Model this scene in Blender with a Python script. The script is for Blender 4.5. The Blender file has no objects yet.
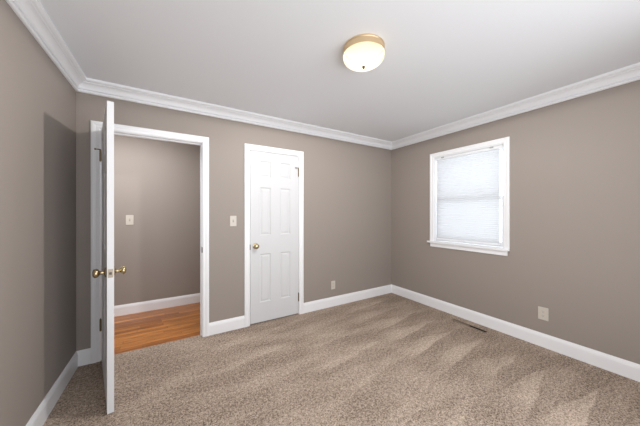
import bpy, bmesh, math, random
from mathutils import Vector, Matrix
random.seed(4)
S = bpy.context.scene
C = S.collection
R = math.radians

# ------------------------------------------------------------------ camera, world, big lights, exposure
CAM_H = 1.306
cd = bpy.data.cameras.new('camera')
cd.sensor_width = 36.0
cd.lens = 247.9 / 640 * 36.0
cd.clip_start = 0.02
cam = bpy.data.objects.new('camera', cd)
cam.location = (0, 0, CAM_H)
cam.rotation_euler = (R(90 - 0.05), 0, -R(31.165))
C.objects.link(cam)
S.camera = cam

S.view_settings.view_transform = 'Standard'
S.view_settings.look = 'None'
S.view_settings.gamma = 1
S.view_settings.use_curve_mapping = False
S.view_settings.exposure = 0.0

W = bpy.data.worlds.new('overcast_sky')
S.world = W
W.use_nodes = True
bg = W.node_tree.nodes['Background']
bg.inputs[0].default_value = (0.95, 0.97, 1.0, 1)
wn, wl = W.node_tree.nodes, W.node_tree.links
wt = wn.new('ShaderNodeTexCoord')
ws = wn.new('ShaderNodeSeparateXYZ')
wr = wn.new('ShaderNodeMapRange')                # hazy sky above, added brighter lower half to lift the ceiling
wl.new(wt.outputs['Generated'], ws.inputs[0])
wl.new(ws.outputs[2], wr.inputs[0])
wr.inputs[1].default_value, wr.inputs[2].default_value = -0.12, 0.12
wr.inputs[3].default_value, wr.inputs[4].default_value = 4.4, 3.3
wl.new(wr.outputs[0], bg.inputs[1])

XL, XR, YB, YF, ZC = -0.683, 3.112, 2.875, -0.36, 2.44
YH = 4.03                                  # far wall of the hall
LAMP = (1.14, 1.305)
FILL_OPEN = (-0.5, 2.25, 0.25, 2.2)             # opening added behind the camera to let in fill daylight

def lamp(name, kind, loc, power, col, rot=(0, 0, 0), **kw):
    d = bpy.data.lights.new(name, kind)
    d.energy = power
    d.color = col
    for k, v in kw.items():
        setattr(d, k, v)
    o = bpy.data.objects.new(name, d)
    o.location = loc
    o.rotation_euler = rot
    C.objects.link(o)
    return o

# portal guides the fill daylight through the opening added behind the camera
pt = lamp('fill_portal', 'AREA', ((FILL_OPEN[0] + FILL_OPEN[1]) / 2, YF - 0.02, (FILL_OPEN[2] + FILL_OPEN[3]) / 2), 1, (1, 1, 1),
          (R(90), 0, 0), shape='RECTANGLE', size=FILL_OPEN[1] - FILL_OPEN[0], size_y=FILL_OPEN[3] - FILL_OPEN[2])
pt.rotation_euler = (R(90), 0, 0)
pt.data.cycles.is_portal = True
# ceiling lamp of the hallway, out of view above the door head
lamp('hall_lamp', 'AREA', (-0.70, 3.22, 2.40), 29.0, (0.98, 0.985, 1.0), (0, 0, 0), shape='RECTANGLE', size=1.3, size_y=0.4)

# ------------------------------------------------------------------ materials
def mat(name, col, rough=0.5, metal=0.0, spec=0.5, bump=None):
    m = bpy.data.materials.new(name)
    m.use_nodes = True
    n, l = m.node_tree.nodes, m.node_tree.links
    b = n['Principled BSDF']
    b.inputs['Base Color'].default_value = (*col, 1)
    b.inputs['Roughness'].default_value = rough
    b.inputs['Metallic'].default_value = metal
    b.inputs['Specular IOR Level'].default_value = spec
    tc = n.new('ShaderNodeTexCoord')
    if bump:
        sc, st = bump
        t = n.new('ShaderNodeTexNoise')
        t.inputs['Scale'].default_value = sc
        t.inputs['Detail'].default_value = 3
        l.new(tc.outputs['Object'], t.inputs['Vector'])
        bp = n.new('ShaderNodeBump')
        bp.inputs['Strength'].default_value = st
        bp.inputs['Distance'].default_value = 0.002
        l.new(t.outputs['Fac'], bp.inputs['Height'])
        l.new(bp.outputs['Normal'], b.inputs['Normal'])
    return m

M = {}
M['wall'] = mat('taupe_paint', (0.320, 0.279, 0.249), 0.55, spec=0.3, bump=(260, 0.12))
M['ceil'] = mat('ceiling_paint', (0.79, 0.805, 0.83), 0.9, spec=0.1, bump=(200, 0.1))
M['trim'] = mat('white_trim_paint', (0.87, 0.875, 0.895), 0.33, spec=0.4)
M['door'] = mat('white_door_paint', (0.66, 0.665, 0.68), 0.4, spec=0.4)
M['plate'] = mat('almond_plastic', (0.60, 0.55, 0.49), 0.35)
M['slot'] = mat('dark_slot', (0.05, 0.045, 0.04), 0.6)
M['bracket'] = mat('grey_plastic', (0.45, 0.45, 0.46), 0.4)
M['bronze'] = mat('dark_bronze', (0.10, 0.085, 0.07), 0.5, 0.3)
M['latch'] = mat('worn_latch_metal', (0.40, 0.34, 0.27), 0.5, 0.4)
M['brass'] = mat('antique_brass', (0.50, 0.40, 0.24), 0.22, 1.0)
M['hinge'] = mat('aged_brass_hinge', (0.22, 0.17, 0.11), 0.38, 1.0)
M['gold'] = mat('brushed_gold', (0.80, 0.62, 0.40), 0.42, 1.0)
M['nickel'] = mat('satin_nickel', (0.50, 0.47, 0.43), 0.25, 1.0)
M['strike'] = mat('dull_steel', (0.20, 0.18, 0.16), 0.4, 1.0)
M['rubber'] = mat('white_rubber', (0.6, 0.6, 0.58), 0.6)
M['vent'] = mat('brown_register', (0.24, 0.18, 0.13), 0.5, 0.1)
M['duct'] = mat('dark_duct', (0.02, 0.016, 0.013), 0.7)
M['vinyl'] = mat('white_vinyl', (0.85, 0.86, 0.88), 0.35)

def carpet():
    m = bpy.data.materials.new('beige_carpet')
    m.use_nodes = True
    n, l = m.node_tree.nodes, m.node_tree.links
    b = n['Principled BSDF']
    b.inputs['Roughness'].default_value = 1.0
    b.inputs['Specular IOR Level'].default_value = 0.05
    tc = n.new('ShaderNodeTexCoord')
    P = tc.outputs['Object']

    def noise(scale, det=2, vec=P, rough=0.5):
        t = n.new('ShaderNodeTexNoise')
        t.inputs['Scale'].default_value = scale
        t.inputs['Detail'].default_value = det
        t.inputs['Roughness'].default_value = rough
        l.new(vec, t.inputs['Vector'])
        return t.outputs['Fac']

    def mth(op, a, b_=None, c=None, clamp=False):
        k = n.new('ShaderNodeMath')
        k.operation = op
        k.use_clamp = clamp
        for i, v in enumerate((a, b_, c)):
            if v is None:
                continue
            if isinstance(v, (int, float)):
                k.inputs[i].default_value = v
            else:
                l.new(v, k.inputs[i])
        return k.outputs[0]

    def smooth(v, a, b_, lo=0.0, hi=1.0):
        k = n.new('ShaderNodeMapRange')
        k.interpolation_type = 'SMOOTHSTEP'
        l.new(v, k.inputs[0])
        k.inputs[1].default_value = a
        k.inputs[2].default_value = b_
        k.inputs[3].default_value = lo
        k.inputs[4].default_value = hi
        return k.outputs[0]

    sx = n.new('ShaderNodeSeparateXYZ')
    l.new(P, sx.inputs[0])
    X, Y = sx.outputs[0], sx.outputs[1]
    wob = mth('MULTIPLY', mth('SUBTRACT', noise(3.2, 3), 0.5), 0.10)
    Yw = mth('ADD', Y, wob)

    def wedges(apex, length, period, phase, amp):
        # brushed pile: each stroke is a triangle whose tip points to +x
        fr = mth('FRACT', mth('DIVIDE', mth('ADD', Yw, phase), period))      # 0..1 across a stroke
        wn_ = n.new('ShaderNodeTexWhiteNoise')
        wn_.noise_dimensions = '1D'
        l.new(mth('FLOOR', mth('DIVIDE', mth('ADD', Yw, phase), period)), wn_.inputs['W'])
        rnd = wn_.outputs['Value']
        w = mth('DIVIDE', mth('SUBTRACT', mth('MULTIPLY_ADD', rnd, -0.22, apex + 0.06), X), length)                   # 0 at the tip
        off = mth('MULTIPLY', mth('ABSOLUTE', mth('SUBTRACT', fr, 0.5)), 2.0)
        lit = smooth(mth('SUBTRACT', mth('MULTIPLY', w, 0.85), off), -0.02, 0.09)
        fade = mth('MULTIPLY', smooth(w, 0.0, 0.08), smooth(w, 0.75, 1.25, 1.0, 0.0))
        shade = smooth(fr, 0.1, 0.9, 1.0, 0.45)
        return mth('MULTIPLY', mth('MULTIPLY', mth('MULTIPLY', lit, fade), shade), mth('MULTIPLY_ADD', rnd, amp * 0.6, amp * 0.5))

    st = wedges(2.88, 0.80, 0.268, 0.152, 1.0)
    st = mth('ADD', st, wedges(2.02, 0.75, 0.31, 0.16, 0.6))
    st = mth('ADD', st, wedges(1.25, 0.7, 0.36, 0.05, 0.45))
    mp = n.new('ShaderNodeMapping')
    mp.inputs['Scale'].default_value = (1.0, 2.6, 1.0)
    mp.inputs['Rotation'].default_value = (0, 0, R(-14))
    l.new(P, mp.inputs['Vector'])
    blotch = smooth(noise(2.3, 3, mp.outputs['Vector']), 0.35, 0.68, -0.22, 0.28)
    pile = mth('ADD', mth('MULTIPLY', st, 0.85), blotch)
    tuft = noise(190, 1, rough=0.7)
    clump = noise(115, 2, rough=0.6)
    coarse = noise(48, 2, rough=0.6)
    grain = mth('ADD', mth('MULTIPLY', mth('SUBTRACT', tuft, 0.5), 3.0), mth('MULTIPLY', mth('ADD', mth('SUBTRACT', clump, 0.5), mth('MULTIPLY', mth('SUBTRACT', coarse, 0.5), 0.55)), 5.5))
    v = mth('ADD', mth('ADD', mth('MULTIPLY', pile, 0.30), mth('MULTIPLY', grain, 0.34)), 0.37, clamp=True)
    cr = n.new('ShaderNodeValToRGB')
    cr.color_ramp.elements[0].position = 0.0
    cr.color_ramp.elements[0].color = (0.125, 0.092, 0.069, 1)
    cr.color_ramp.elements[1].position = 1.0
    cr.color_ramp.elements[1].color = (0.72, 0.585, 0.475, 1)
    l.new(v, cr.inputs[0])
    l.new(cr.outputs[0], b.inputs['Base Color'])
    bp = n.new('ShaderNodeBump')
    bp.inputs['Strength'].default_value = 0.25
    bp.inputs['Distance'].default_value = 0.006
    l.new(mth('ADD', tuft, clump), bp.inputs['Height'])
    l.new(bp.outputs['Normal'], b.inputs['Normal'])
    return m
M['carpet'] = carpet()

def oak():
    m = bpy.data.materials.new('honey_oak_boards')
    m.use_nodes = True
    n, l = m.node_tree.nodes, m.node_tree.links
    b = n['Principled BSDF']
    b.inputs['Roughness'].default_value = 0.30
    b.inputs['Specular IOR Level'].default_value = 0.45
    tc = n.new('ShaderNodeTexCoord')
    br = n.new('ShaderNodeTexBrick')
    br.offset = 0.0
    br.inputs['Scale'].default_value = 1.0
    br.inputs['Brick Width'].default_value = 0.85
    br.inputs['Row Height'].default_value = 0.057
    br.inputs['Mortar Size'].default_value = 0.0012
    br.inputs['Color1'].default_value = (0.60, 0.245, 0.066, 1)
    br.inputs['Color2'].default_value = (0.32, 0.110, 0.028, 1)
    br.inputs['Mortar'].default_value = (0.10, 0.035, 0.012, 1)
    sp_ = n.new('ShaderNodeSeparateXYZ')
    l.new(tc.outputs['Object'], sp_.inputs[0])
    rw = n.new('ShaderNodeMath')
    rw.operation = 'DIVIDE'
    rw.inputs[1].default_value = 0.057
    l.new(sp_.outputs[1], rw.inputs[0])
    rf = n.new('ShaderNodeMath')
    rf.operation = 'FLOOR'
    l.new(rw.outputs[0], rf.inputs[0])
    wh = n.new('ShaderNodeTexWhiteNoise')
    wh.noise_dimensions = '1D'
    l.new(rf.outputs[0], wh.inputs['W'])
    sh_x = n.new('ShaderNodeMath')
    sh_x.operation = 'ADD'
    l.new(sp_.outputs[0], sh_x.inputs[0])
    l.new(wh.outputs['Value'], sh_x.inputs[1])
    cb = n.new('ShaderNodeCombineXYZ')
    l.new(sh_x.outputs[0], cb.inputs[0])
    l.new(sp_.outputs[1], cb.inputs[1])
    l.new(cb.outputs[0], br.inputs['Vector'])
    mp = n.new('ShaderNodeMapping')
    mp.inputs['Scale'].default_value = (3, 45, 1)
    l.new(tc.outputs['Object'], mp.inputs['Vector'])
    t = n.new('ShaderNodeTexNoise')
    t.inputs['Scale'].default_value = 1.6
    t.inputs['Detail'].default_value = 4
    l.new(mp.outputs[0], t.inputs['Vector'])
    r = n.new('ShaderNodeMapRange')
    r.inputs[1].default_value = 0.3
    r.inputs[2].default_value = 0.7
    r.inputs[3].default_value = 0.55
    r.inputs[4].default_value = 1.25
    l.new(t.outputs['Fac'], r.inputs[0])
    mx = n.new('ShaderNodeMix')
    mx.data_type = 'RGBA'
    mx.blend_type = 'MULTIPLY'
    mx.inputs['Factor'].default_value = 1
    l.new(br.outputs['Color'], mx.inputs[6])
    l.new(r.outputs[0], mx.inputs[7])
    l.new(mx.outputs[2], b.inputs['Base Color'])
    return m
M['oak'] = oak()

def mixmat(name, build):
    m = bpy.data.materials.new(name)
    m.use_nodes = True
    n, l = m.node_tree.nodes, m.node_tree.links
    n.remove(n['Principled BSDF'])
    l.new(build(n, l), n['Material Output'].inputs[0])
    return m
def sh(n, t, col, **kw):
    s = n.new('ShaderNodeBsdf' + t)
    s.inputs[0].default_value = (*col, 1)
    for k, v in kw.items():
        s.inputs[k].default_value = v
    return s.outputs[0]
def mix(n, l, f, a, b):
    x = n.new('ShaderNodeMixShader')
    x.inputs[0].default_value = f
    l.new(a, x.inputs[1])
    l.new(b, x.inputs[2])
    return x.outputs[0]
M['shade'] = mixmat('white_shade_fabric', lambda n, l: mix(n, l, 0.52, sh(n, 'Diffuse', (0.90, 0.91, 0.93)), sh(n, 'Translucent', (0.325, 0.337, 0.362))))
M['glass'] = mixmat('clear_glass', lambda n, l: mix(n, l, 0.06, sh(n, 'Transparent', (0.95, 0.97, 0.97)), sh(n, 'Glossy', (1, 1, 1), Roughness=0.02)))
def bowl_nodes(n, l):
    e = n.new('ShaderNodeEmission')
    e.inputs[0].default_value = (1.0, 0.85, 0.55, 1)
    e.inputs[1].default_value = 0.95
    a = n.new('ShaderNodeAddShader')
    l.new(sh(n, 'Translucent', (0.0003, 0.00028, 0.00024)), a.inputs[0])
    l.new(e.outputs[0], a.inputs[1])
    return mix(n, l, 0.95, sh(n, 'Transparent', (1, 1, 1)), a.outputs[0])
M['bowl'] = mixmat('frosted_glass', bowl_nodes)

# ------------------------------------------------------------------ mesh helpers
class MB:
    def __init__(s):
        s.bm = bmesh.new()
    def face(s, pts, smooth=False):
        try:
            f = s.bm.faces.new([s.bm.verts.new(p) for p in pts])
            f.smooth = smooth
        except ValueError:
            pass
    def box(s, x0, x1, y0, y1, z0, z1):
        v = [s.bm.verts.new(p) for p in ((x0, y0, z0), (x1, y0, z0), (x1, y1, z0), (x0, y1, z0),
                                         (x0, y0, z1), (x1, y0, z1), (x1, y1, z1), (x0, y1, z1))]
        for f in ((0, 3, 2, 1), (4, 5, 6, 7), (0, 1, 5, 4), (1, 2, 6, 5), (2, 3, 7, 6), (3, 0, 4, 7)):
            s.bm.faces.new([v[i] for i in f])
        return s
    def loops(s, L, closed_ring=True, cap=True, smooth=False, cyclic=False):
        V = [[s.bm.verts.new(p) for p in lp] for lp in L]
        k = len(V[0])
        n = len(V)
        for i in range(n if cyclic else n - 1):
            A, B = V[i], V[(i + 1) % n]
            for j in range(k if closed_ring else k - 1):
                f = s.bm.faces.new((A[j], A[(j + 1) % k], B[(j + 1) % k], B[j]))
                f.smooth = smooth
        if cap and not cyclic:
            s.bm.faces.new(V[0][::-1])
            s.bm.faces.new(V[-1])
        return s
    def lathe(s, prof, origin=(0, 0, 0), axis='z', seg=32):
        o = Vector(origin)
        L = []
        for r, h in prof:
            ring = []
            for i in range(seg):
                a = 2 * math.pi * i / seg
                c, q = r * math.cos(a), r * math.sin(a)
                ring.append(o + Vector({'z': (c, q, h), 'y': (q, h, c), '-y': (c, -h, q), 'x': (h, c, q), '-x': (-h, q, c)}[axis]))
            L.append(ring)
        return s.loops(L, smooth=True)
    def cyl(s, p0, p1, r, seg=14):
        p0, p1 = Vector(p0), Vector(p1)
        d = (p1 - p0).normalized()
        u = d.orthogonal().normalized()
        v = d.cross(u)
        L = [[p + (u * math.cos(2 * math.pi * i / seg) + v * math.sin(2 * math.pi * i / seg)) * r for i in range(seg)] for p in (p0, p1)]
        return s.loops(L, smooth=True)
    def grid(s, us, vs, hole, f):
        """solid slab with rectangular through-holes; f(u, v, side) -> point"""
        nu, nv = len(us) - 1, len(vs) - 1
        vt = {}
        def V(i, j, k):
            if (i, j, k) not in vt:
                vt[i, j, k] = s.bm.verts.new(f(us[i], vs[j], k))
            return vt[i, j, k]
        def solid(i, j):
            return 0 <= i < nu and 0 <= j < nv and not hole((us[i] + us[i + 1]) / 2, (vs[j] + vs[j + 1]) / 2)
        for i in range(nu):
            for j in range(nv):
                if not solid(i, j):
                    continue
                for k in (0, 1):
                    s.bm.faces.new((V(i, j, k), V(i + 1, j, k), V(i + 1, j + 1, k), V(i, j + 1, k)))
                for di, dj, a, b in ((-1, 0, (i, j), (i, j + 1)), (1, 0, (i + 1, j), (i + 1, j + 1)),
                                     (0, -1, (i, j), (i + 1, j)), (0, 1, (i, j + 1), (i + 1, j + 1))):
                    if not solid(i + di, j + dj):
                        s.bm.faces.new((V(*a, 0), V(*b, 0), V(*b, 1), V(*a, 1)))
        return s
    def build(s, name, m, parent=None, bevel=0, matrix=None):
        bm = s.bm
        if matrix:
            bm.transform(matrix)
        bmesh.ops.recalc_face_normals(bm, faces=bm.faces)
        for e in bm.edges:
            e.smooth = not (len(e.link_faces) == 2 and e.calc_face_angle(0) > R(38))
        me = bpy.data.meshes.new(name)
        bm.to_mesh(me)
        bm.free()
        me.materials.append(M[m])
        o = bpy.data.objects.new(name, me)
        C.objects.link(o)
        if parent:
            o.parent = parent
        if bevel:
            b = o.modifiers.new('bevel', 'BEVEL')
            b.width = bevel
            b.segments = 2
            b.limit_method = 'ANGLE'
            b.angle_limit = R(40)
        return o

def tag(o, label=None, cat=None, group=None, kind=None):
    for k, v in (('label', label), ('category', cat), ('group', group), ('kind', kind)):
        if v:
            o[k] = v
    return o
def struct(o, label, cat):
    return tag(o, label, cat, kind='structure')
def empty(name, loc, rz=0, label=None, cat=None, group=None, kind=None):
    o = bpy.data.objects.new(name, None)
    o.empty_display_size = 0.1
    o.location = loc
    o.rotation_euler = (0, 0, rz)
    C.objects.link(o)
    return tag(o, label, cat, group, kind)

# ------------------------------------------------------------------ shell
T = 0.115                                       # partition thickness
DO = (-0.522, 0.288, 2.04)                      # doorway clear opening x0, x1, top
CO = (0.792, 1.416, 2.032)                      # closet clear opening
J = 0.018                                       # jamb thickness
WN = (1.27, 2.115, 0.912, 2.068)                # window opening y0, y1, z0, z1
RG = (2.936, 2.982, 1.372, 1.752)               # hole for the floor register

# carpet, with a hole for the register
f = MB().grid([XL - 0.1, RG[0], RG[1], XR + 0.1], [YF - 0.1, RG[2], RG[3], YB + 0.055],
              lambda u, v: RG[0] < u < RG[1] and RG[2] < v < RG[3], lambda u, v, k: (u, v, -0.03 * k)).build('floor', 'carpet')
struct(f, 'beige cut-pile carpet with wedge-shaped vacuum marks covering the room', 'carpet')
f = MB().box(-2.2, 0.60, YB + 0.055, YH, -0.03, -0.004).build('floor_hall', 'oak')
struct(f, 'glossy honey-orange oak strip floor in the hallway beyond the doorway', 'wood floor')
f = MB().box(0.70, 1.52, YB + 0.055, 3.6, -0.03, 0.0).build('floor_closet', 'carpet')
struct(f, 'carpet inside the closet behind the shut door', 'carpet')
c = MB().box(XL - 0.1, XR + 0.15, YF - 0.12, YB, ZC, ZC + 0.08).build('ceiling', 'ceil')
struct(c, 'smooth white ceiling of the bedroom around the round lamp', 'ceiling')
c = MB().box(-2.2, 1.6, YB + 0.001, YH + 0.1, ZC, ZC + 0.08).build('ceiling_hall', 'ceil')
struct(c, 'white ceiling over the hallway', 'ceiling')

def back_hole(u, v):
    return (DO[0] - J < u < DO[1] + J and v < DO[2] + J) or (CO[0] - J < u < CO[1] + J and v < CO[2] + J)
w = MB().grid([XL - 0.1, DO[0] - J, DO[1] + J, CO[0] - J, CO[1] + J, XR + 0.15], [-0.03, CO[2] + J, DO[2] + J, ZC], back_hole,
              lambda u, v, k: (u, YB + T * k, v)).build('wall_back', 'wall')
struct(w, 'taupe back wall with the open doorway and the white closet door', 'wall')
w = MB().box(XL - 0.1, XL, YF - 0.1, YB, -0.03, ZC).build('wall_left', 'wall')
struct(w, 'taupe left wall carrying the shadow of the open door', 'wall')
w = MB().grid([YF - 0.1, WN[0], WN[1], YB], [-0.03, WN[2], WN[3], ZC],
              lambda u, v: WN[0] < u < WN[1] and WN[2] < v < WN[3], lambda u, v, k: (XR + 0.15 * k, u, v)).build('wall_right', 'wall')
struct(w, 'taupe right wall with the shaded window', 'wall')
w = MB().grid([XL, FILL_OPEN[0], FILL_OPEN[1], XR], [-0.03, FILL_OPEN[2], FILL_OPEN[3], ZC],
              lambda u, v: FILL_OPEN[0] < u < FILL_OPEN[1] and FILL_OPEN[2] < v < FILL_OPEN[3], lambda u, v, k: (u, YF - 0.1 * k, v)).build('wall_front', 'wall')
struct(w, 'taupe wall behind the camera with a wide opening added for fill light', 'wall')
w = MB().box(-2.2, 0.70, YH, YH + 0.1, -0.03, ZC).build('wall_hall', 'wall')
struct(w, 'taupe far wall of the hallway seen through the doorway', 'wall')
w = MB().box(0.60, 0.70, YB + T, YH, -0.03, ZC)
w.box(-2.3, -2.2, YB + T, YH + 0.1, -0.03, ZC).box(-2.2, XL - 0.1, YB, YB + T, -0.03, ZC)
struct(w.build('wall_hall_end', 'wall'), 'taupe end walls of the hallway hidden from the room', 'wall')
w = MB().box(1.52, 1.6, YB + T, 3.6, -0.03, ZC).box(0.70, 1.6, 3.6, 3.68, -0.03, ZC)
struct(w.build('wall_closet', 'wall'), 'taupe inside walls of the shut closet', 'wall')

# ------------------------------------------------------------------ mouldings
def run(name, prof, p0, p1, n, m0, m1, label, cat, m='trim'):
    p0, p1, n = Vector((*p0, 0)), Vector((*p1, 0)), Vector((*n, 0))
    t = (p1 - p0).normalized()
    A = [p0 + n * d + t * (d * m0) + Vector((0, 0, z)) for d, z in prof]
    B = [p1 + n * d - t * (d * m1) + Vector((0, 0, z)) for d, z in prof]
    return struct(MB().loops([A, B]).build(name, m), label, cat)

cove = []
for i in range(7):
    a = R(90) * i / 6
    cove.append((0.020 + 0.042 * (1 - math.cos(a)), 2.366 + 0.042 * math.sin(a)))
CROWN = [(0, 2.336), (0.011, 2.336), (0.0165, 2.340), (0.0185, 2.346), (0.0165, 2.353), (0.009, 2.356), (0.009, 2.361), (0.020, 2.363)] + cove + \
        [(0.060, 2.414), (0.074, 2.416), (0.084, 2.422), (0.085, ZC), (0, ZC)]
run('trim_1', CROWN, (XL, YB), (XR, YB), (0, -1), 1, 1, 'white crown moulding along the top of the back wall', 'crown moulding')
run('trim_2', CROWN, (XR, YB), (XR, YF), (-1, 0), 1, 1, 'white crown moulding over the window wall', 'crown moulding')
run('trim_3', CROWN, (XL, YF), (XL, YB), (1, 0), 1, 1, 'white crown moulding along the top of the left wall', 'crown moulding')
run('trim_4', CROWN, (XR, YF), (XL, YF), (0, 1), 1, 1, 'white crown moulding on the wall behind the camera', 'crown moulding')

BASE = [(0, 0), (0.014, 0), (0.014, 0.098), (0.012, 0.106), (0.012, 0.110), (0.008, 0.120), (0.004, 0.131), (0, 0.131)]
CAS_W = 0.061
run('baseboard_left', BASE, (XL, YF), (XL, YB), (1, 0), 1, 1, 'white baseboard along the left wall beside the open door', 'baseboard')
run('baseboard_back', BASE, (XL, YB), (DO[0] - 0.005 - CAS_W, YB), (0, -1), 1, 0, 'very short white baseboard between left corner and doorway casing', 'baseboard')
run('baseboard_back', BASE, (DO[1] + 0.005 + CAS_W, YB), (CO[0] - 0.005 - CAS_W, YB), (0, -1), 0, 0, 'short white baseboard under the light switch between doorway and closet', 'baseboard')
run('baseboard_back', BASE, (CO[1] + 0.005 + CAS_W, YB), (XR, YB), (0, -1), 0, 1, 'white baseboard right of the closet door on the back wall', 'baseboard')
run('baseboard_right', BASE, (XR, YB), (XR, YF), (-1, 0), 1, 1, 'long white baseboard under the window wall', 'baseboard')
run('baseboard_front', BASE, (XR, YF), (XL, YF), (0, 1), 1, 1, 'white baseboard behind the camera', 'baseboard')
run('baseboard_hall', [(d, z - 0.004) for d, z in BASE], (-2.2, YH), (0.6, YH), (0, -1), 0, 0, 'white baseboard in the hallway above the wood floor', 'baseboard')

CASE = [(0, 0), (0, 0.009), (0.004, 0.012), (0.010, 0.013), (0.026, 0.0125), (0.034, 0.016), (0.046, 0.018), (0.057, 0.017), (CAS_W, 0.014), (CAS_W, 0)]
def casing(name, a0, a1, top, bottom, place, m='trim', k=1.0, parent=None):
    """U-shaped mitred casing; place(a, depth, z) -> point"""
    L = [[place(a0 - q * k, d, bottom) for q, d in CASE], [place(a0 - q * k, d, top + q * k) for q, d in CASE],
         [place(a1 + q * k, d, top + q * k) for q, d in CASE], [place(a1 + q * k, d, bottom) for q, d in CASE]]
    return MB().loops(L).build(name, m, parent)
def backp(a, d, z):
    return Vector((a, YB - d, z))
def hallp(a, d, z):
    return Vector((a, YB + T + d, z))

def frame(name, O, label, strikes):
    g = casing(name, O[0] - 0.005, O[1] + 0.005, O[2] + 0.005, 0.0, backp)
    struct(g, label, 'door casing')
    j = MB()
    L = [[Vector((x, y, z)) for x, y, z in ring] for ring in (
        [(O[0] - J, YB, 0), (O[0], YB, 0), (O[0], YB + T, 0), (O[0] - J, YB + T, 0)],
        [(O[0] - J, YB, O[2] + J), (O[0], YB, O[2]), (O[0], YB + T, O[2]), (O[0] - J, YB + T, O[2] + J)],
        [(O[1] + J, YB, O[2] + J), (O[1], YB, O[2]), (O[1], YB + T, O[2]), (O[1] + J, YB + T, O[2] + J)],
        [(O[1] + J, YB, 0), (O[1], YB, 0), (O[1], YB + T, 0), (O[1] + J, YB + T, 0)])]
    j.loops(L).build('jamb', 'trim', g)
    a, b = YB + 0.042, YB + 0.075
    s = 0.011
    L = [[Vector(p) for p in ring] for ring in (
        [(O[0], a, 0), (O[0] + s, a, 0), (O[0] + s, b, 0), (O[0], b, 0)],
        [(O[0], a, O[2]), (O[0] + s, a, O[2] - s), (O[0] + s, b, O[2] - s), (O[0], b, O[2])],
        [(O[1], a, O[2]), (O[1] - s, a, O[2] - s), (O[1] - s, b, O[2] - s), (O[1], b, O[2])],
        [(O[1], a, 0), (O[1] - s, a, 0), (O[1] - s, b, 0), (O[1], b, 0)])]
    MB().loops(L).build('door_stop', 'trim', g)
    return g
g1 = frame('trim_5', DO, 'white casing around the open doorway to the hall', 1)
casing('hall_casing', DO[0] - 0.005, DO[1] + 0.005, DO[2] + 0.005, -0.004, hallp, parent=g1)
sp = MB().box(DO[1] - 0.0015, DO[1] + 0.001, YB + 0.001, YB + 0.034, 0.885, 0.945).box(DO[1] - 0.003, DO[1] + 0.0045, YB - 0.004, YB + 0.001, 0.888, 0.942).build('strike_plate', 'bronze', g1)
tag(sp, 'small dull metal strike plate on the right jamb')
g2 = frame('trim_6', CO, 'white casing around the closed closet door', 1)
sp = MB().box(CO[0] - 0.0045, CO[0] + 0.0035, YB - 0.011, YB + 0.030, 0.878, 0.938).build('strike_plate', 'bronze', g2)
tag(sp, 'dark metal strike plate beside the closet knob')

# ------------------------------------------------------------------ doors
DT = 0.035
def door(name, w, h, px, pz, label, kind='structure'):
    """six-panel door; local x from the hinge edge, y through the thickness (0 = room face), z up"""
    root = MB().grid(sorted([0, w] + [q for p in px for q in p]), sorted([0, h] + [q for p in pz for q in p]),
                     lambda u, v: any(a < u < b for a, b in px) and any(a < v < b for a, b in pz),
                     lambda u, v, k: (u, DT * k, v)).build(name, 'door')
    tag(root, label, 'door', kind=kind)
    for a, b in px:
        for c_, d_ in pz:
            def rect(i, y):
                return [Vector((a + i, y, c_ + i)), Vector((b - i, y, c_ + i)), Vector((b - i, y, d_ - i)), Vector((a + i, y, d_ - i))]
            steps = [(0.0, 0.0015), (0.004, 0.004), (0.010, 0.0085), (0.018, 0.0085), (0.034, 0.003), (0.037, 0.003)]
            L = [rect(i, y) for i, y in reversed(steps)] + [rect(i, DT - y) for i, y in steps]
            MB().loops(L).build('panel', 'door', root)
    return root
KNOB = [(0.0005, 0.0), (0.031, 0.0), (0.032, 0.003), (0.029, 0.007), (0.017, 0.010), (0.0115, 0.014), (0.0105, 0.026), (0.013, 0.031),
        (0.021, 0.036), (0.0265, 0.043), (0.0275, 0.050), (0.025, 0.057), (0.018, 0.062), (0.009, 0.0640), (0.0005, 0.0645)]
KNOB = [(r * 1.06, h * 1.08) for r, h in KNOB]
def hinge(root, x, y, z0, z1, inner, stop, m='hinge'):
    """knuckle on the pin line, one leaf on the door edge"""
    h = MB().cyl((x, y, z0), (x, y, z1), 0.0075)
    h.cyl((x, y, z1), (x, y, z1 + 0.006), 0.0042).cyl((x, y, z0 - 0.004), (x, y, z0), 0.0042)
    h.box(min(inner), max(inner), y - 0.001, y + 0.030, z0 + 0.002, z1 - 0.002)
    o = h.build('hinge', m, root)
    if stop:
        z = z1 + 0.003
        p = [Vector((x, y, z))] + [Vector((x + a, y + b, z)) for a, b in stop]
        s = MB()
        for i in range(len(p) - 1):
            s.cyl(p[i], p[i + 1], 0.0048 if i == 0 else 0.0036)
        s = s.build('hinge_stop', m, o)
        d = (p[-1] - p[-2]).normalized()
        MB().cyl(p[-1], p[-1] + d * 0.009, 0.0068).build('bumper', 'hinge', s)
    return o

# closet door, closed; its room face sits flush with the wall
cw = CO[1] - CO[0] - 0.008
ct = door('door_2', cw, 2.016, [(0.112, 0.248), (0.370, 0.506)], [(0.232, 0.806), (1.026, 1.596), (1.716, 1.912)],
          'closed white six-panel closet door on the back wall')
# local frame: hinges on the right in the room, so x is mirrored by turning the door
ct.location = (CO[0] + 0.004, YB + 0.001, 0.012)
kx = 0.060
k = MB().lathe(KNOB, (kx, 0, 0.905), '-y').build('knob', 'brass', ct)
tag(k, 'round brass knob on the left of the closet door')
hinge(ct, cw + 0.002, -0.006, 1.760, 1.862, (cw + 0.0005, cw + 0.0030), [(-0.010, -0.016), (-0.040, -0.014)])
hinge(ct, cw + 0.002, -0.006, 0.160, 0.262, (cw + 0.0005, cw + 0.0030), None)

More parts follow.
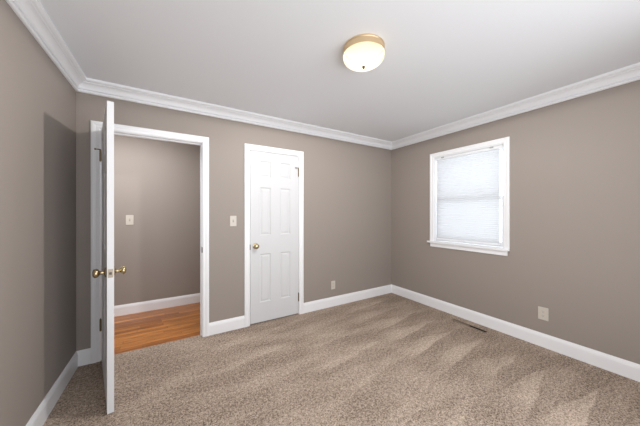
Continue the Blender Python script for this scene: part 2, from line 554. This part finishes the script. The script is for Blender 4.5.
# room door, swung open into the room
OW = 0.812
od = door('door_1', OW, 2.018, [(0.112, 0.340), (0.463, 0.691)], [(0.232, 0.806), (1.026, 1.596), (1.716, 1.912)],
          'open white door standing edge-on beside the left wall')
TH = R(77.9)
pin = Vector((DO[0] - 0.003, YB - 0.007, 0))
loc = Vector((0.006, 0.007, 0.009))
od.rotation_euler = (0, 0, -TH)
od.location = pin + Matrix.Rotation(-TH, 3, 'Z') @ loc
kz, kx = 0.905, OW - 0.062
k = MB().lathe(KNOB, (kx, 0, kz), '-y').build('knob', 'brass', od)
tag(k, 'round brass knob on the door side facing the left wall')
k = MB().lathe(KNOB, (kx, DT, kz), 'y').build('knob', 'brass', od)
tag(k, 'round brass knob on the door side facing the doorway')
k = MB().box(OW - 0.001, OW + 0.0012, 0.005, 0.030, kz - 0.028, kz + 0.028).build('latch_plate', 'latch', od, 0.0006)
MB().box(OW + 0.0005, OW + 0.009, 0.011, 0.024, kz - 0.008, kz + 0.008).build('latch_bolt', 'bronze', k, 0.002)
hinge(od, -loc.x, -loc.y, 1.752, 1.850, (-0.0025, 0.0005), [(0.006, -0.018), (0.005, -0.030)])
hinge(od, -loc.x, -loc.y, 0.258, 0.360, (-0.0025, 0.0005), None)

# ------------------------------------------------------------------ window
win = empty('window_1', (XR, (WN[0] + WN[1]) / 2, WN[2]), 0, 'white double-hung window in the right wall behind a lowered shade', 'window', kind='structure')
o0 = win.location.copy()
def wp(mb, name, m, bevel=0, parent=win):
    mb.bm.transform(Matrix.Translation(-o0))
    return mb.build(name, m, parent, bevel)
def rightp(a, d, z):
    return Vector((XR - d, a, z)) - o0
casing('window_casing', WN[0] + 0.004, WN[1] - 0.004, WN[3] - 0.002, WN[2] + 0.004, rightp, k=0.9, parent=win)
q = MB().box(XR - 0.040, XR, WN[0] - 0.052, WN[1] + 0.078, WN[2] - 0.018, WN[2] + 0.004)
q.box(XR, XR + 0.09, WN[0] + 0.001, WN[1] - 0.001, WN[2] - 0.000, WN[2] + 0.004)
wp(q, 'window_stool', 'trim', 0.003)
wp(MB().box(XR - 0.016, XR, WN[0] - 0.032, WN[1] + 0.045, WN[2] - 0.072, WN[2] - 0.018), 'window_apron', 'trim', 0.004)
def ring(x0, x1, y0, y1, z0, z1, t, b=None):
    b = t if b is None else b
    return MB().grid([y0, y0 + t, y1 - t, y1], [z0, z0 + b, z1 - t, z1], lambda u, v: y0 + t < u < y1 - t and z0 + b < v < z1 - t,
                     lambda u, v, k: ((x0, x1)[k], u, v))
wp(ring(XR, XR + 0.15, WN[0], WN[1], WN[2] + 0.004, WN[3], 0.012, 0.0005), 'window_frame', 'vinyl')
ym0, ym1 = WN[0] + 0.012, WN[1] - 0.012
zmid = 1.475
us = wp(ring(XR + 0.105, XR + 0.135, ym0, ym1, zmid - 0.02, WN[3] - 0.012, 0.042), 'upper_sash', 'vinyl', 0.002)
wp(MB().box(XR + 0.118, XR + 0.122, ym0 + 0.04, ym1 - 0.04, zmid + 0.02, WN[3] - 0.052), 'pane', 'glass', parent=us)
ls = wp(ring(XR + 0.068, XR + 0.100, ym0, ym1, WN[2] + 0.010, zmid + 0.024, 0.042, 0.055), 'lower_sash', 'vinyl', 0.002)
wp(MB().box(XR + 0.082, XR + 0.086, ym0 + 0.04, ym1 - 0.04, WN[2] + 0.06, zmid - 0.016), 'pane', 'glass', parent=ls)
wp(MB().box(XR + 0.060, XR + 0.070, 1.66, 1.72, zmid + 0.004, zmid + 0.022), 'sash_lock', 'vinyl', 0.002, parent=ls)

# pleated shade hung inside the opening
by0, by1 = WN[0] + 0.062, WN[1] - 0.022
bx = XR + 0.036
sh_ = empty('window_shade', (bx, (by0 + by1) / 2, WN[3] - 0.012), 0, 'lowered white pleated shade glowing with daylight inside the window', 'window shade')
s0 = sh_.location.copy()
def spart(mb, name, m, bevel=0):
    mb.bm.transform(Matrix.Translation(-s0))
    return mb.build(name, m, sh_, bevel)
spart(MB().box(bx - 0.020, bx + 0.020, by0 - 0.04, by1 + 0.008, WN[3] - 0.044, WN[3] - 0.013), 'headrail', 'vinyl', 0.003)
zt, zb = WN[3] - 0.044, WN[2] + 0.050
NP = 44
fb = MB()
L = []
for i in range(2 * NP + 1):
    z = zt + (zb - zt) * i / (2 * NP)
    x = bx + (0.0018 if i % 2 else -0.0018)
    L.append([Vector((x, by0, z)), Vector((x, by1, z))])
fb.loops(L, closed_ring=False, cap=False)
fab = spart(fb, 'shade_fabric', 'shade')
spart(MB().box(bx - 0.012, bx + 0.012, by0 - 0.002, by1 + 0.002, zb - 0.022, zb), 'bottom_rail', 'vinyl', 0.003)
spart(MB().cyl((bx - 0.013, (by0 + by1) / 2 - 0.03, zb - 0.013), (bx - 0.013, (by0 + by1) / 2 + 0.03, zb - 0.013), 0.006), 'pull_handle', 'vinyl')
for yy in (by0 + 0.07, by1 - 0.10):
    spart(MB().box(bx - 0.030, bx - 0.0195, yy - 0.018, yy + 0.018, WN[3] - 0.030, WN[3] - 0.006), 'mounting_bracket', 'bracket', 0.002)

# ------------------------------------------------------------------ ceiling light
cl = empty('ceiling_light', (*LAMP, ZC), 0, 'round flush-mount ceiling light with gold pan and glowing frosted bowl', 'ceiling light')
pan = MB().lathe([(0.0005, -0.0005), (0.138, -0.0005), (0.141, -0.004), (0.141, -0.010), (0.138, -0.013), (0.138, -0.040), (0.1405, -0.043),
                  (0.1405, -0.049), (0.136, -0.051), (0.133, -0.048), (0.133, -0.012), (0.0005, -0.010)], seg=56)
pan.build('pan', 'gold', cl)
prof = [(0.134, -0.046), (0.142, -0.056)]
for i in range(1, 11):
    a = R(90) * i / 10
    prof.append((0.142 * math.cos(a) ** 0.75 if i < 10 else 0.004, -0.056 - 0.066 * math.sin(a)))
L = []
bw = MB()
for r, h in prof:
    L.append([Vector((r * math.cos(2 * math.pi * i / 56), r * math.sin(2 * math.pi * i / 56), h)) for i in range(56)])
bw.loops(L, cap=False, smooth=True)
bw.build('glass_bowl', 'bowl', cl)
MB().lathe([(0.0005, -0.118), (0.012, -0.120), (0.013, -0.126), (0.008, -0.130), (0.010, -0.136), (0.006, -0.143), (0.0005, -0.145)], seg=20).build('finial', 'bronze', cl)
bulb = lamp('bulb_light', 'SPOT', (0, 0, -0.056), 1560.0, (1.0, 0.975, 0.945), shadow_soft_size=0.045, spot_size=R(179), spot_blend=0.06)
bulb.parent = cl

# ------------------------------------------------------------------ switches, outlets, register
def wall_root(name, loc, rz, label, cat, group=None):
    return empty(name, loc, rz, label, cat, group)
# local frame: x to the right along the wall, -y out of the wall, z up
def plate(root, w, h):
    return MB().box(-w / 2, w / 2, -0.006, -0.0002, -h / 2, h / 2).build('cover_plate', 'plate', root, 0.0028)
def screw(root, z):
    MB().lathe([(0.0003, 0.0), (0.0034, 0.0), (0.0032, 0.0012), (0.0003, 0.0018)], (0, -0.0058, z), '-y', 12).build('screw', 'plate', root)
def switch(loc, rz, w, h, label):
    r = wall_root('light_switch', loc, rz, label, 'light switch')
    plate(r, w, h)
    MB().box(-0.0055, 0.0055, -0.0068, -0.004, -0.0125, 0.0125).build('toggle_slot', 'slot', r)
    t = MB()
    t.loops([[Vector((x, -0.006, z)) for x, z in ((-0.0045, -0.011), (0.0045, -0.011), (0.0045, 0.006), (-0.0045, 0.006))],
             [Vector((x, -0.017, z)) for x, z in ((-0.0038, 0.002), (0.0038, 0.002), (0.0038, 0.009), (-0.0038, 0.009))]])
    t.build('toggle', 'plate', r, 0.0008)
    screw(r, 0.030)
    screw(r, -0.030)
def outlet(loc, rz, w, h, label):
    r = wall_root('wall_outlet', loc, rz, label, 'outlet')
    plate(r, w, h)
    for s in (1, -1):
        a = [Vector((0.0165 * math.copysign(abs(math.cos(t)) ** 0.7, math.cos(t)), 0, 0.0140 * math.copysign(abs(math.sin(t)) ** 0.55, math.sin(t)) + s * 0.0195))
             for t in [2 * math.pi * i / 28 for i in range(28)]]
        rc = MB().loops([[p + Vector((0, -0.005, 0)) for p in a], [p + Vector((0, -0.0076, 0)) for p in a]]).build('receptacle', 'plate', r)
        z = s * 0.0195
        sl = MB().box(-0.0075, -0.0055, -0.0079, -0.007, z - 0.001, z + 0.008).box(0.0055, 0.0072, -0.0079, -0.007, z - 0.0005, z + 0.007)
        sl.cyl((0, -0.007, z - 0.0075), (0, -0.0079, z - 0.0075), 0.0026)
        sl.build('slots', 'slot', rc)
    screw(r, 0)
switch((0.604, YB, 1.214), 0, 0.070, 0.116, 'almond toggle light switch on the back wall between doorway and closet')
switch((-0.448, YH, 1.212), 0, 0.080, 0.126, 'almond toggle light switch on the hallway wall seen through the doorway')
outlet((1.952, YB, 0.295), 0, 0.068, 0.116, 'almond wall outlet low on the back wall right of the closet')
outlet((XR, 0.940, 0.324), -R(90), 0.080, 0.124, 'almond wall outlet on the right wall below and right of the window')

rg = empty('floor_register', ((RG[0] + RG[1]) / 2, (RG[2] + RG[3]) / 2, 0.0), 0, 'narrow brown floor register sunk in the carpet along the right wall', 'floor vent')
hx, hy = (RG[1] - RG[0]) / 2, (RG[3] - RG[2]) / 2
MB().grid([-hx - 0.006, -hx + 0.004, hx - 0.004, hx + 0.006], [-hy - 0.006, -hy + 0.004, hy - 0.004, hy + 0.006],
          lambda u, v: abs(u) < hx - 0.004 and abs(v) < hy - 0.004, lambda u, v, k: (u, v, 0.0032 - 0.0028 * k)).build('register_frame', 'vent', rg)
d = MB()
a, b = hx - 0.0005, hy - 0.0005
d.loops([[Vector(p) for p in ((-a, -b, -0.001), (a, -b, -0.001), (a, b, -0.001), (-a, b, -0.001))],
         [Vector(p) for p in ((-a, -b, -0.12), (a, -b, -0.12), (a, b, -0.12), (-a, b, -0.12))]], cap=False)
d.face([(-a, -b, -0.12), (a, -b, -0.12), (a, b, -0.12), (-a, b, -0.12)])
d.build('duct', 'duct', rg)
MB().box(-a, a, 0.0, b, -0.007, -0.003).build('damper', 'vent', rg)
for i in range(7):
    y = 0.015 + i * (hy - 0.03) / 6
    MB().box(-hx + 0.003, hx - 0.003, y - 0.001, y + 0.001, -0.010, 0.0015).build('louver', 'vent', rg)
